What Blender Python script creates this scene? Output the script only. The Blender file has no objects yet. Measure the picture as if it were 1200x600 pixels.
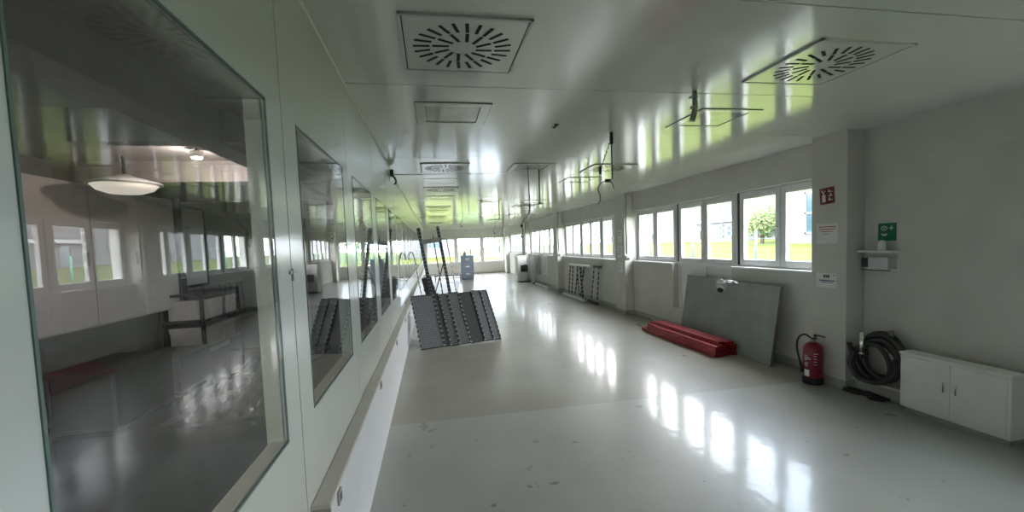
import bpy, bmesh, math, random
from mathutils import Vector, Matrix, Euler, noise as mnoise
random.seed(7)
C = bpy.context.scene.collection
PI = math.pi

# ------------------------------------------------------------------ materials
def nodemat(name):
    m = bpy.data.materials.new(name); m.use_nodes = True
    nt = m.node_tree
    return m, nt, nt.nodes['Principled BSDF']

def N(nt, kind, **kw):
    n = nt.nodes.new(kind)
    for k, v in kw.items():
        if k in n.inputs: n.inputs[k].default_value = v
        else: setattr(n, k, v)
    return n

def mat(name, col, rough=0.5, metal=0.0, var=0.08, scale=6.0, bump=0.0, bscale=60.0, spec=0.5, trans=0.0, detail=4.0, stretch=None):
    """painted / metal / plastic surface whose colour and gloss wander a little with a noise texture"""
    m, nt, p = nodemat(name)
    tc = N(nt, 'ShaderNodeTexCoord')
    src = tc.outputs['Object']
    if stretch:
        mp = N(nt, 'ShaderNodeMapping'); mp.inputs['Scale'].default_value = stretch
        nt.links.new(src, mp.inputs['Vector']); src = mp.outputs['Vector']
    nz = N(nt, 'ShaderNodeTexNoise', Scale=scale, Detail=detail)
    nt.links.new(src, nz.inputs['Vector'])
    cr = N(nt, 'ShaderNodeValToRGB')
    c0 = [max(0, c * (1 - var)) for c in col]; c1 = [min(1, c * (1 + var)) for c in col]
    cr.color_ramp.elements[0].position = 0.3; cr.color_ramp.elements[0].color = (*c0, 1)
    cr.color_ramp.elements[1].position = 0.7; cr.color_ramp.elements[1].color = (*c1, 1)
    nt.links.new(nz.outputs['Fac'], cr.inputs['Fac'])
    nt.links.new(cr.outputs['Color'], p.inputs['Base Color'])
    p.inputs['Roughness'].default_value = rough
    p.inputs['Metallic'].default_value = metal
    p.inputs['Specular IOR Level'].default_value = spec
    p.inputs['Transmission Weight'].default_value = trans
    if bump:
        nb = N(nt, 'ShaderNodeTexNoise', Scale=bscale, Detail=3.0)
        nt.links.new(src, nb.inputs['Vector'])
        b = N(nt, 'ShaderNodeBump', Strength=bump, Distance=0.01)
        nt.links.new(nb.outputs['Fac'], b.inputs['Height'])
        nt.links.new(b.outputs['Normal'], p.inputs['Normal'])
    return m

def glass_mat(name, tint=(1, 1, 1), f0=0.04):
    """clear sheet glass: straight-through transmission plus a Schlick-weighted mirror reflection"""
    m, nt, p = nodemat(name)
    nt.nodes.remove(p)
    out = nt.nodes['Material Output']
    tr = N(nt, 'ShaderNodeBsdfTransparent'); tr.inputs['Color'].default_value = (*tint, 1)
    gl = N(nt, 'ShaderNodeBsdfGlossy', Roughness=0.0)
    geo = N(nt, 'ShaderNodeNewGeometry')
    dt = N(nt, 'ShaderNodeVectorMath', operation='DOT_PRODUCT')
    nt.links.new(geo.outputs['Normal'], dt.inputs[0]); nt.links.new(geo.outputs['Incoming'], dt.inputs[1])
    ab = N(nt, 'ShaderNodeMath', operation='ABSOLUTE'); nt.links.new(dt.outputs['Value'], ab.inputs[0])
    om = N(nt, 'ShaderNodeMath', operation='SUBTRACT'); om.inputs[0].default_value = 1.0; nt.links.new(ab.outputs[0], om.inputs[1])
    pw = N(nt, 'ShaderNodeMath', operation='POWER'); pw.inputs[1].default_value = 5.0; nt.links.new(om.outputs[0], pw.inputs[0])
    ma = N(nt, 'ShaderNodeMath', operation='MULTIPLY_ADD'); ma.inputs[1].default_value = 1 - f0; ma.inputs[2].default_value = f0
    nt.links.new(pw.outputs[0], ma.inputs[0])
    mx = N(nt, 'ShaderNodeMixShader')
    nt.links.new(ma.outputs[0], mx.inputs['Fac']); nt.links.new(tr.outputs[0], mx.inputs[1]); nt.links.new(gl.outputs[0], mx.inputs[2])
    nt.links.new(mx.outputs[0], out.inputs['Surface'])
    return m

def emis(name, col, strength):
    m, nt, p = nodemat(name)
    p.inputs['Base Color'].default_value = (*col, 1)
    p.inputs['Emission Color'].default_value = (*col, 1)
    p.inputs['Emission Strength'].default_value = strength
    nz = N(nt, 'ShaderNodeTexNoise', Scale=3.0)
    cr = N(nt, 'ShaderNodeValToRGB')
    cr.color_ramp.elements[0].color = (*[c * .95 for c in col], 1); cr.color_ramp.elements[1].color = (*col, 1)
    nt.links.new(nz.outputs['Fac'], cr.inputs['Fac']); nt.links.new(cr.outputs['Color'], p.inputs['Base Color'])
    return m

def floor_mat():
    """glossy epoxy screed: cool re-coated field near the door, older yellowish field beyond a joint, scuffs and specks"""
    m, nt, p = nodemat('epoxy_floor')
    L = nt.links.new
    tc = N(nt, 'ShaderNodeTexCoord'); sx = N(nt, 'ShaderNodeSeparateXYZ'); L(tc.outputs['Object'], sx.inputs[0])
    nz = N(nt, 'ShaderNodeTexNoise', Scale=0.9, Detail=6.0); L(tc.outputs['Object'], nz.inputs['Vector'])
    a = N(nt, 'ShaderNodeValToRGB'); b = N(nt, 'ShaderNodeValToRGB')
    for r, c0, c1 in ((a, (.335, .34, .305), (.43, .435, .39)), (b, (.285, .272, .222), (.36, .345, .288))):
        r.color_ramp.elements[0].position = .3; r.color_ramp.elements[0].color = (*c0, 1)
        r.color_ramp.elements[1].position = .72; r.color_ramp.elements[1].color = (*c1, 1)
        L(nz.outputs['Fac'], r.inputs['Fac'])
    st = N(nt, 'ShaderNodeMath', operation='GREATER_THAN'); st.inputs[1].default_value = 4.01; L(sx.outputs['Y'], st.inputs[0])
    mx = N(nt, 'ShaderNodeMix', data_type='RGBA'); L(st.outputs[0], mx.inputs['Factor']); L(a.outputs['Color'], mx.inputs['A']); L(b.outputs['Color'], mx.inputs['B'])
    # dark specks and scuffs, sparse
    vs = N(nt, 'ShaderNodeTexNoise', Scale=9.0, Detail=5.0, Roughness=.65); L(tc.outputs['Object'], vs.inputs['Vector'])
    sp = N(nt, 'ShaderNodeMapRange'); sp.inputs['From Min'].default_value = .655; sp.inputs['From Max'].default_value = .70; L(vs.outputs['Fac'], sp.inputs['Value'])
    spm = N(nt, 'ShaderNodeMath', operation='MULTIPLY'); spm.inputs[1].default_value = .6; L(sp.outputs['Result'], spm.inputs[0])
    m2 = N(nt, 'ShaderNodeMix', data_type='RGBA'); L(spm.outputs[0], m2.inputs['Factor']); L(mx.outputs['Result'], m2.inputs['A']); m2.inputs['B'].default_value = (.12, .12, .11, 1)
    last = m2.outputs['Result']
    for (qx, qy, rad) in ((.58, 2.71, .13), (.74, 2.74, .09), (1.41, 3.04, .07), (1.05, 3.25, .08), (-.02, 2.55, .05), (.30, 2.58, .05)):
        ds = N(nt, 'ShaderNodeVectorMath', operation='DISTANCE'); L(tc.outputs['Object'], ds.inputs[0]); ds.inputs[1].default_value = (qx, qy, 0)
        wob = N(nt, 'ShaderNodeTexNoise', Scale=28.0, Detail=4.0); L(tc.outputs['Object'], wob.inputs['Vector'])
        ad = N(nt, 'ShaderNodeMath', operation='MULTIPLY_ADD'); ad.inputs[1].default_value = rad * 3.2; L(wob.outputs['Fac'], ad.inputs[0]); L(ds.outputs['Value'], ad.inputs[2])
        mr = N(nt, 'ShaderNodeMapRange'); mr.inputs['From Min'].default_value = rad * 1.55; mr.inputs['From Max'].default_value = rad * 1.75; mr.inputs['To Min'].default_value = .65; mr.inputs['To Max'].default_value = 0; L(ad.outputs[0], mr.inputs['Value'])
        mm = N(nt, 'ShaderNodeMix', data_type='RGBA'); L(mr.outputs['Result'], mm.inputs['Factor']); L(last, mm.inputs['A']); mm.inputs['B'].default_value = (.10, .10, .095, 1); last = mm.outputs['Result']
    L(last, p.inputs['Base Color'])
    rn = N(nt, 'ShaderNodeMapRange'); rn.inputs['To Min'].default_value = .22; rn.inputs['To Max'].default_value = .40
    nr = N(nt, 'ShaderNodeTexNoise', Scale=2.2, Detail=5.0); L(tc.outputs['Object'], nr.inputs['Vector']); L(nr.outputs['Fac'], rn.inputs['Value']); L(rn.outputs['Result'], p.inputs['Roughness'])
    p.inputs['Specular IOR Level'].default_value = .22; p.inputs['Coat Weight'].default_value = .38; p.inputs['Coat IOR'].default_value = 1.33; p.inputs['Coat Roughness'].default_value = .085; p.inputs['Coat Tint'].default_value = (.93, .96, 1, 1)
    nb = N(nt, 'ShaderNodeTexNoise', Scale=13.0, Detail=3.0); L(tc.outputs['Object'], nb.inputs['Vector'])
    bp = N(nt, 'ShaderNodeBump', Strength=.11, Distance=.012); L(nb.outputs['Fac'], bp.inputs['Height'])
    L(bp.outputs['Normal'], p.inputs['Normal']); L(bp.outputs['Normal'], p.inputs['Coat Normal'])
    return m

def perforated_mat(name, base, light, sc):
    """sheet steel punched with a diamond grid of slots"""
    m, nt, p = nodemat(name); L = nt.links.new
    tc = N(nt, 'ShaderNodeTexCoord'); sx = N(nt, 'ShaderNodeSeparateXYZ'); L(tc.outputs['Object'], sx.inputs[0])
    def wave(u, v, ku, kv):
        a = N(nt, 'ShaderNodeMath', operation='MULTIPLY'); a.inputs[1].default_value = ku; L(u, a.inputs[0])
        b = N(nt, 'ShaderNodeMath', operation='MULTIPLY_ADD'); b.inputs[1].default_value = kv; L(v, b.inputs[0]); L(a.outputs[0], b.inputs[2])
        s = N(nt, 'ShaderNodeMath', operation='SINE'); L(b.outputs[0], s.inputs[0]); return s
    s1 = wave(sx.outputs['X'], sx.outputs['Z'], sc, sc); s2 = wave(sx.outputs['X'], sx.outputs['Z'], sc, -sc)
    mu = N(nt, 'ShaderNodeMath', operation='MULTIPLY'); L(s1.outputs[0], mu.inputs[0]); L(s2.outputs[0], mu.inputs[1])
    cr = N(nt, 'ShaderNodeValToRGB'); L(mu.outputs[0], cr.inputs['Fac'])
    cr.color_ramp.elements[0].position = .15; cr.color_ramp.elements[0].color = (*light, 1)
    cr.color_ramp.elements[1].position = .35; cr.color_ramp.elements[1].color = (*base, 1)
    L(cr.outputs['Color'], p.inputs['Base Color'])
    p.inputs['Roughness'].default_value = .6; p.inputs['Specular IOR Level'].default_value = .3
    return m

def slotted_mat(name, base, hole, k):
    """folded steel post with a row of punched slots along its length (local z)"""
    m, nt, p = nodemat(name); L = nt.links.new
    tc = N(nt, 'ShaderNodeTexCoord'); sx = N(nt, 'ShaderNodeSeparateXYZ'); L(tc.outputs['Object'], sx.inputs[0])
    a = N(nt, 'ShaderNodeMath', operation='MULTIPLY'); a.inputs[1].default_value = k; L(sx.outputs['Z'], a.inputs[0])
    s = N(nt, 'ShaderNodeMath', operation='SINE'); L(a.outputs[0], s.inputs[0])
    cr = N(nt, 'ShaderNodeValToRGB'); L(s.outputs[0], cr.inputs['Fac'])
    cr.color_ramp.elements[0].position = .35; cr.color_ramp.elements[0].color = (*base, 1)
    cr.color_ramp.elements[1].position = .45; cr.color_ramp.elements[1].color = (*hole, 1)
    L(cr.outputs['Color'], p.inputs['Base Color'])
    p.inputs['Roughness'].default_value = .4; p.inputs['Metallic'].default_value = .2
    return m

def lawn_mat():
    m, nt, p = nodemat('lawn_grass'); L = nt.links.new
    tc = N(nt, 'ShaderNodeTexCoord')
    n1 = N(nt, 'ShaderNodeTexNoise', Scale=.35, Detail=8.0, Roughness=.7); L(tc.outputs['Object'], n1.inputs['Vector'])
    cr = N(nt, 'ShaderNodeValToRGB'); L(n1.outputs['Fac'], cr.inputs['Fac'])
    cr.color_ramp.elements[0].position = .3; cr.color_ramp.elements[0].color = (.030, .044, .006, 1)
    cr.color_ramp.elements[1].position = .7; cr.color_ramp.elements[1].color = (.062, .077, .011, 1)
    L(cr.outputs['Color'], p.inputs['Base Color']); p.inputs['Roughness'].default_value = .9; p.inputs['Specular IOR Level'].default_value = .1
    n2 = N(nt, 'ShaderNodeTexNoise', Scale=12.0, Detail=4.0); L(tc.outputs['Object'], n2.inputs['Vector'])
    b = N(nt, 'ShaderNodeBump', Strength=.8, Distance=.1); L(n2.outputs['Fac'], b.inputs['Height']); L(b.outputs['Normal'], p.inputs['Normal'])
    return m

M = {
 'floor': floor_mat(),
 'ceiling': mat('ceiling_enamel', (.76, .78, .745), .12, .18, var=.03, scale=1.2, bump=.035, bscale=7.0, spec=.8),
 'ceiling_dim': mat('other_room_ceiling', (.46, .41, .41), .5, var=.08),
 'partition': mat('partition_panel', (.60, .635, .59), .15, var=.03, scale=1.5, bump=.012, bscale=4, spec=.4),
 'joint': mat('joint_seal', (.16, .17, .17), .7),
 'sill': mat('sill_liner', (.86, .78, .66), .45, var=.04),
 'liner': mat('jamb_liner', (.47, .46, .37), .4, var=.04),
 'trunk_face': mat('trunking_face', (.74, .77, .80), .35, var=.03),
 'trunk_top': mat('trunking_lid', (.60, .58, .53), .5, var=.05),
 'wall': mat('white_wall_paint', (.60, .59, .555), .75, var=.05, scale=2.5, bump=.08, bscale=40),
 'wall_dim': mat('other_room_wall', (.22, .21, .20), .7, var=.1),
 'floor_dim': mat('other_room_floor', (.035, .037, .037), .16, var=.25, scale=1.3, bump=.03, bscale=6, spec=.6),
 'base': mat('baseboard_coving', (.36, .37, .34), .45, var=.1),
 'pvc': mat('white_pvc_frame', (.78, .79, .81), .3, var=.02),
 'gasket': mat('window_gasket', (.05, .05, .055), .6),
 'glass': glass_mat('window_glass'),
 'pglass': glass_mat('partition_glass', (.95, .97, .96), .07),
 'glass_edge': mat('glass_edge', (.13, .19, .17), .5),
 'white': mat('white_enamel', (.78, .78, .76), .35, var=.03),
 'dark': mat('dark_steel', (.045, .047, .052), .45, .3, var=.25),
 'black': mat('black_rubber', (.018, .018, .02), .55, var=.3),
 'hole': mat('slot_shadow', (.012, .012, .012), .8),
 'hose': mat('black_hose', (.035, .037, .038), .42, var=.35, scale=30, bump=.3, bscale=90),
 'grey': mat('grey_plastic', (.34, .34, .33), .5, var=.1),
 'lgrey': mat('light_grey_metal', (.55, .56, .57), .35, .3, var=.06),
 'steel': mat('bright_steel', (.72, .72, .72), .18, 1.0, var=.08, stretch=(30, 30, 2)),
 'dsteel': mat('dull_steel', (.36, .37, .37), .4, .8, var=.15),
 'board': mat('grey_board', (.29, .315, .31), .55, var=.12, scale=3.0, detail=8.0, bump=.05),
 'board_edge': mat('board_edge', (.15, .13, .11), .7, var=.2),
 'red': mat('red_painted_steel', (.33, .022, .032), .42, var=.22, scale=9),
 'extred': mat('extinguisher_red', (.20, .008, .03), .28, var=.1),
 'signred': mat('sign_red', (.15, .014, .02), .45),
 'signgreen': mat('sign_green', (.008, .16, .10), .4),
 'paper': mat('paper', (.78, .78, .77), .7, var=.03),
 'ink_red': mat('red_print', (.50, .16, .15), .7),
 'ink': mat('dark_print', (.07, .08, .13), .7),
 'blue': mat('grey_blue_enamel', (.23, .28, .36), .4, var=.08),
 'bin': mat('blue_plastic', (.20, .27, .38), .4, var=.1),
 'foil': mat('crumpled_film', (.62, .63, .63), .22, .35, var=.15, scale=18),
 'plastic': mat('clear_sheeting', (.10, .10, .10), .22, var=.2, scale=8),
 'perf': perforated_mat('perforated_steel', (.050, .054, .058), (.14, .15, .155), 80),
 'perf_l': perforated_mat('perforated_steel_pale', (.070, .077, .085), (.17, .18, .19), 80),
 'perf_d': perforated_mat('perforated_steel_dark', (.030, .032, .033), (.075, .08, .08), 80),
 'slot_edge': slotted_mat('slotted_flange', (.045, .05, .055), (.42, .45, .47), 75),
 'post': slotted_mat('slotted_post', (.05, .054, .058), (.17, .18, .185), 95),
 'post_pale': slotted_mat('slotted_post_pale', (.35, .37, .38), (.75, .76, .77), 70),
 'leg': slotted_mat('slotted_leg', (.04, .042, .048), (.36, .37, .38), 48),
 'whiteboard': mat('whiteboard', (.52, .47, .465), .3, var=.03),
 'crate': mat('dark_crate', (.045, .045, .045), .5, var=.2),
 'lamp': emis('lamp_glow', (.75, .66, .58), .55),
 'spot': emis('spot_glow', (1, .96, .88), 14),
 'lawn': lawn_mat(),
 'bwall': mat('pale_render', (.085, .088, .098), .8, var=.04),
 'bwall2': mat('blue_grey_cladding', (.05, .065, .09), .6, var=.05),
 'broof': mat('grey_roof', (.30, .31, .33), .7),
 'bglass': mat('far_glazing', (.02, .045, .06), .15, var=.2, spec=.8),
 'bframe': mat('far_frame', (.12, .13, .145), .5),
 'leaf': mat('leaf_green', (.13, .19, .06), .6, var=.5, scale=3),
 'bark': mat('bark', (.12, .09, .06), .9, var=.3),
 'fence': mat('green_fence', (.06, .20, .16), .5, var=.1),
 'lumglass': mat('luminaire_lens', (.50, .50, .49), .10, .35, var=.16, scale=5, bump=.04, bscale=6, spec=.8),
}

# ------------------------------------------------------------------ mesh helpers
class MB:
    def __init__(s): s.bm = bmesh.new()
    def box(s, a, b, tf=None):
        a, b = Vector(a), Vector(b)
        vs = [s.bm.verts.new((x, y, z)) for x in (a.x, b.x) for y in (a.y, b.y) for z in (a.z, b.z)]
        if tf is not None:
            for v in vs: v.co = tf @ v.co
        f = lambda *i: s.bm.faces.new([vs[k] for k in i])
        f(0, 1, 3, 2); f(4, 6, 7, 5); f(0, 4, 5, 1); f(2, 3, 7, 6); f(0, 2, 6, 4); f(1, 5, 7, 3)
        return s
    def bar(s, p0, p1, w, d, up=(0, 0, 1)):
        s.box((-w / 2, -d / 2, 0), (w / 2, d / 2, (Vector(p1) - Vector(p0)).length), frame(p0, p1, up)); return s
    def tube(s, pts, r, seg=10, closed=False):
        pts = [Vector(p) for p in pts]; n = len(pts); rings = []
        rr = r if isinstance(r, (list, tuple)) else [r] * n
        prev = None
        for i, p in enumerate(pts):
            t = (pts[(i + 1) % n] - pts[i - 1]) if closed else (pts[min(i + 1, n - 1)] - pts[max(i - 1, 0)])
            t.normalize()
            if prev is None:
                u = t.orthogonal().normalized()
            else:
                u = prev - t * prev.dot(t)
                u = u.normalized() if u.length > 1e-6 else t.orthogonal().normalized()
            prev = u; v = t.cross(u)
            rings.append([s.bm.verts.new(p + (u * math.cos(2 * PI * k / seg) + v * math.sin(2 * PI * k / seg)) * rr[i]) for k in range(seg)])
        m = n if closed else n - 1
        for i in range(m):
            a, b = rings[i], rings[(i + 1) % n]
            for k in range(seg):
                f = s.bm.faces.new((a[k], a[(k + 1) % seg], b[(k + 1) % seg], b[k])); f.smooth = True
        if not closed:
            s.bm.faces.new(list(reversed(rings[0]))); s.bm.faces.new(rings[-1])
        return s
    def lathe(s, prof, c=(0, 0, 0), seg=32, tf=None):
        rings = []
        for r, z in prof:
            ring = []
            for k in range(seg):
                a = 2 * PI * k / seg
                co = Vector((c[0] + r * math.cos(a), c[1] + r * math.sin(a), c[2] + z))
                if tf is not None: co = tf @ co
                ring.append(s.bm.verts.new(co))
            rings.append(ring)
        for a, b in zip(rings, rings[1:]):
            for k in range(seg):
                f = s.bm.faces.new((a[k], a[(k + 1) % seg], b[(k + 1) % seg], b[k])); f.smooth = True
        s.bm.faces.new(list(reversed(rings[0]))); s.bm.faces.new(rings[-1])
        return s
    def quad(s, *p):
        s.bm.faces.new([s.bm.verts.new(q) for q in p]); return s
    def prism(s, poly, h, tf):
        """extrude a local xy polygon by h along local z"""
        lo = [s.bm.verts.new(tf @ Vector((x, y, 0))) for x, y in poly]; hi = [s.bm.verts.new(tf @ Vector((x, y, h))) for x, y in poly]
        n = len(poly); s.bm.faces.new(list(reversed(lo))); s.bm.faces.new(hi)
        for i in range(n): s.bm.faces.new((lo[i], lo[(i + 1) % n], hi[(i + 1) % n], hi[i]))
        return s
    def build(s, name, m, parent=None, loc=None, bevel=0.0, recalc=True):
        if recalc: bmesh.ops.recalc_face_normals(s.bm, faces=s.bm.faces)
        if loc is not None: bmesh.ops.translate(s.bm, verts=s.bm.verts, vec=-Vector(loc))
        elif parent is not None: bmesh.ops.translate(s.bm, verts=s.bm.verts, vec=-world_loc(parent))
        me = bpy.data.meshes.new(name); s.bm.to_mesh(me); s.bm.free()
        me.materials.append(M[m] if isinstance(m, str) else m)
        o = bpy.data.objects.new(name, me); C.objects.link(o)
        if parent is not None: o.parent = parent
        elif loc is not None: o.location = loc
        if bevel:
            b = o.modifiers.new('bevel', 'BEVEL'); b.width = bevel; b.segments = 2; b.limit_method = 'ANGLE'
        return o

def world_loc(o):
    v = Vector(o.location)
    while o.parent is not None:
        o = o.parent; v += Vector(o.location)
    return v

def frame(p0, p1, up=(0, 0, 1)):
    """matrix whose local z runs p0 -> p1"""
    p0, p1 = Vector(p0), Vector(p1); z = (p1 - p0).normalized(); up = Vector(up)
    if abs(z.dot(up)) > .98: up = Vector((0, 1, 0))
    x = up.cross(z).normalized(); y = z.cross(x)
    return Matrix.Translation(p0) @ Matrix((x, y, z)).transposed().to_4x4()

def local_bar(name, p0, p1, w, d, m, parent, up=(0, 0, 1)):
    """a straight section built along its own z, so a slot pattern follows it"""
    p0, p1 = Vector(p0), Vector(p1); L = (p1 - p0).length
    o = MB().box((-w / 2, -d / 2, 0), (w / 2, d / 2, L)).build(name, m, recalc=True)
    F = frame(p0, p1, up)
    o.parent = parent; F.translation -= world_loc(parent); o.matrix_local = F
    return o

def tag(o, label=None, cat=None, group=None, kind=None):
    if label: o['label'] = label
    if cat: o['category'] = cat
    if group: o['group'] = group
    if kind: o['kind'] = kind
    return o

def thing(name, label, cat, loc=(0, 0, 0), group=None):
    o = bpy.data.objects.new(name, None); C.objects.link(o); o.location = loc; o.empty_display_size = .1
    return tag(o, label, cat, group)

def struct(name, mb, m, bevel=0.0, loc=None):
    return tag(mb.build(name, m, None, loc, bevel), kind='structure')

def copy_tree(o, parent=None):
    c = o.copy(); C.objects.link(c)
    if parent is not None: c.parent = parent
    for ch in list(o.children): copy_tree(ch, c)
    return c

def catmull(pts, n=8, closed=False):
    pts = [Vector(p) for p in pts]; out = []; k = len(pts)
    for i in range(k if closed else k - 1):
        if closed: p0, p1, p2, p3 = pts[i - 1], pts[i], pts[(i + 1) % k], pts[(i + 2) % k]
        else: p0, p1, p2, p3 = pts[max(i - 1, 0)], pts[i], pts[i + 1], pts[min(i + 2, k - 1)]
        for j in range(n):
            t = j / n
            out.append(.5 * ((2 * p1) + (p2 - p0) * t + (2 * p0 - 5 * p1 + 4 * p2 - p3) * t * t + (3 * p1 - p0 - 3 * p2 + p3) * t ** 3))
    if not closed: out.append(pts[-1])
    return out

# ------------------------------------------------------------------ dimensions
H = 2.63                      # ceiling
XP, XPI = -.48, -.54          # partition faces
XR = 4.30                     # window wall face
YF, YB = 25.6, -2.4           # far and back walls
XL = -3.75                    # far side of the room behind the partition
PIL = [(3.68, 4.09), (8.80, 9.30), (13.95, 14.45), (19.10, 19.60), (24.25, 24.75)]

# ------------------------------------------------------------------ setting: shell
struct('floor', MB().box((XP, YB, -.15), (4.6, YF, 0)), 'floor')
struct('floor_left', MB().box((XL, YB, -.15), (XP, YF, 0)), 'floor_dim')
mb = MB(); mb.box((XP - .02, YB, H + .02), (4.6, YF + .2, H + .14))
PX, PY, g = 1.11, 1.11, .003
x = XP; PX = 4.6 - XP
while x < 4.55:
    y = 2.83 - 5 * PY
    while y < YF:
        x1 = min(x + PX, 4.6); y0 = max(y, YB); y1 = min(y + PY, YF + .1)
        if y1 > y0 + .05:
            c = Vector(((x + x1) / 2, (y0 + y1) / 2, H + .02))
            tf = Matrix.Translation(c) @ Euler((random.gauss(0, .0011), random.gauss(0, .0011), 0)).to_matrix().to_4x4() @ Matrix.Translation(-c)
            mb.box((x + g, y0 + g, H), (x1 - g, y1 - g, H + .035), tf)
        y += PY
    x += PX
struct('ceiling', mb, 'ceiling')
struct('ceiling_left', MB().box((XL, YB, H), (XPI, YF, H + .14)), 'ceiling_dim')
struct('roof', MB().box((XL - .3, YB - .3, H + .15), (4.75, YF + .35, H + .5)), 'broof')
BW = [(-3.3, -2.2)]     # unseen window added behind the photographer to let in more daylight
BZ0, BZ1 = .25, 2.46
mb = MB(); mb.box((XL, YB - .2, 0), (4.75, YB, BZ0)); mb.box((XL, YB - .2, BZ1), (4.75, YB, H + .15))
edges = [XL] + [v for w in BW for v in w] + [4.75]
for i in range(0, len(edges), 2): mb.box((edges[i], YB - .2, BZ0), (edges[i + 1], YB, BZ1))
struct('wall_back', mb, 'wall')
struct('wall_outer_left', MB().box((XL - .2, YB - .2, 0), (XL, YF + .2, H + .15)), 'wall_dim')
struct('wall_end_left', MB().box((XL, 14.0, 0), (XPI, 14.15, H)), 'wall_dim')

# ---- glazed partition on the left, panel by panel with open joints
PITCH, J0 = 1.145, 1.60
ZB, ZT = 1.01, 2.085
mb = MB(); back = MB(); wn = 0; parts = []
for k in range(-3, 21):
    j = J0 + k * PITCH; e = j + PITCH
    j2, e2 = j + .0035, e - .0035
    if k == 20: e = e2 = YF
    w0, w1 = j + .16, j + 1.0
    for a, b in (((j2, 0), (e2, ZB)), ((j2, ZT), (e2, H)), ((j2, ZB), (w0, ZT)), ((w1, ZB), (e2, ZT))):
        mb.box((XPI, a[0], a[1]), (XP, b[0], b[1]))
    back.box((XPI + .01, j - .006, 0), (XP - .008, j + .006, H))
    parts.append((w0, w1))
struct('wall_left', mb, 'partition')
struct('trim_1', back, 'joint')
struct('trim_2', MB().box((XP, YB, H - .012), (XP + .008, YF, H - .001)), 'white')
struct('wall_left_end', MB().box((XPI, YB, 0), (XP, J0 - 3 * PITCH, H)), 'partition')
for w0, w1 in parts:
    wn += 1
    t = .006
    fr = MB().box((XPI, w0, ZB), (XP - .012, w0 + .006, ZT)).box((XPI, w1 - .006, ZB), (XP - .012, w1, ZT)).box((XPI, w0, ZT - .006), (XP - .012, w1, ZT))
    win = struct('window_%d' % wn, fr, 'liner')
    MB().box((XPI + .008, w0 + .006, ZB), (XP - .009, w1 - .006, ZB + .008)).build('sill', 'sill', win)
    MB().box((XP - .006, w0 + .003, ZB + .003), (XP + .001, w1 - .003, ZT - .003)).build('pane', 'pglass', win)
    e = .002
    MB().box((XP - .004, w0 - e, ZB - e), (XP + .0025, w0 + .003, ZT + e)).box((XP - .004, w1 - .003, ZB - e), (XP + .0025, w1 + e, ZT + e)) \
        .box((XP - .004, w0, ZB - e), (XP + .0025, w1, ZB + .004)).box((XP - .004, w0, ZT - .004), (XP + .0025, w1, ZT + e)).build('edge_seal', 'glass_edge', win)

# ---- window wall on the right
mb = MB()
WX0, WX1 = 4.30, 4.62
SILL, HEAD = 1.165, 2.24
NICHE = .34
mb.box((WX0, YB, HEAD), (WX1, YF + .2, H + .02))                      # upper wall, full length
mb.box((4.32, 2.12, 0), (WX1, PIL[0][0], HEAD)); mb.box((4.32, YB, 0), (WX1, 2.12, SILL)); mb.box((4.32, YB, SILL), (WX1, -.60, HEAD))   # wall behind the hose, unseen window bay added beside the photographer for daylight
bays = [(PIL[i][1], PIL[i + 1][0]) for i in range(4)]
units = []
for bi, (y0, y1) in enumerate(bays):
    w = (y1 - y0 - .10) / 3
    u = [(y0 + i * (w + .05), y0 + i * (w + .05) + w) for i in range(3)]
    units.append(u)
    if bi in (0, 2):
        n0, n1 = u[1][0] - .03, u[1][1] + .03
        mb.box((WX0, y0, 0), (WX1, n0, SILL)); mb.box((WX0, n1, 0), (WX1, y1, SILL)); mb.box((WX0, n0, 0), (WX1, n1, NICHE))
    else:
        mb.box((WX0, y0, 0), (WX1, y1, SILL))
for p0, p1 in PIL: mb.box((WX0, p0, 0), (WX1, p1, HEAD))
mb.box((WX0, PIL[-1][1], 0), (WX1, YF + .2, HEAD))
struct('wall_right', mb, 'wall')
for i, (p0, p1) in enumerate(PIL):
    struct('pillar_%d' % (i + 1), MB().box((4.10, p0, 0), (WX0 + .01, p1, H + .015)), 'wall', bevel=.006)

def sash(win, y0, y1, z0, z1, handle_y=None, f=.082):
    X0, X1 = 4.405, 4.465
    s = MB().box((X0, y0, z0), (X1, y0 + f, z1)).box((X0, y1 - f, z0), (X1, y1, z1)).box((X0, y0 + f, z0), (X1, y1 - f, z0 + f)).box((X0, y0 + f, z1 - f), (X1, y1 - f, z1)).build('sash', 'pvc', win, bevel=.005)
    MB().box((4.432, y0 + f - .005, z0 + f - .005), (4.440, y1 - f + .005, z1 - f + .005)).build('pane', 'glass', s)
    if handle_y is not None:
        zc = (z0 + z1) / 2 if z1 - z0 < 1.3 else 1.68
        MB().box((X0 - .012, handle_y - .014, zc - .035), (X0, handle_y + .014, zc + .035)).box((X0 - .04, handle_y - .009, zc - .01), (X0 - .01, handle_y + .009, zc + .01)) \
            .box((X0 - .045, handle_y - .010, zc - .12), (X0 - .03, handle_y + .010, zc + .012)).build('handle', 'white', s, bevel=.003)

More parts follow.
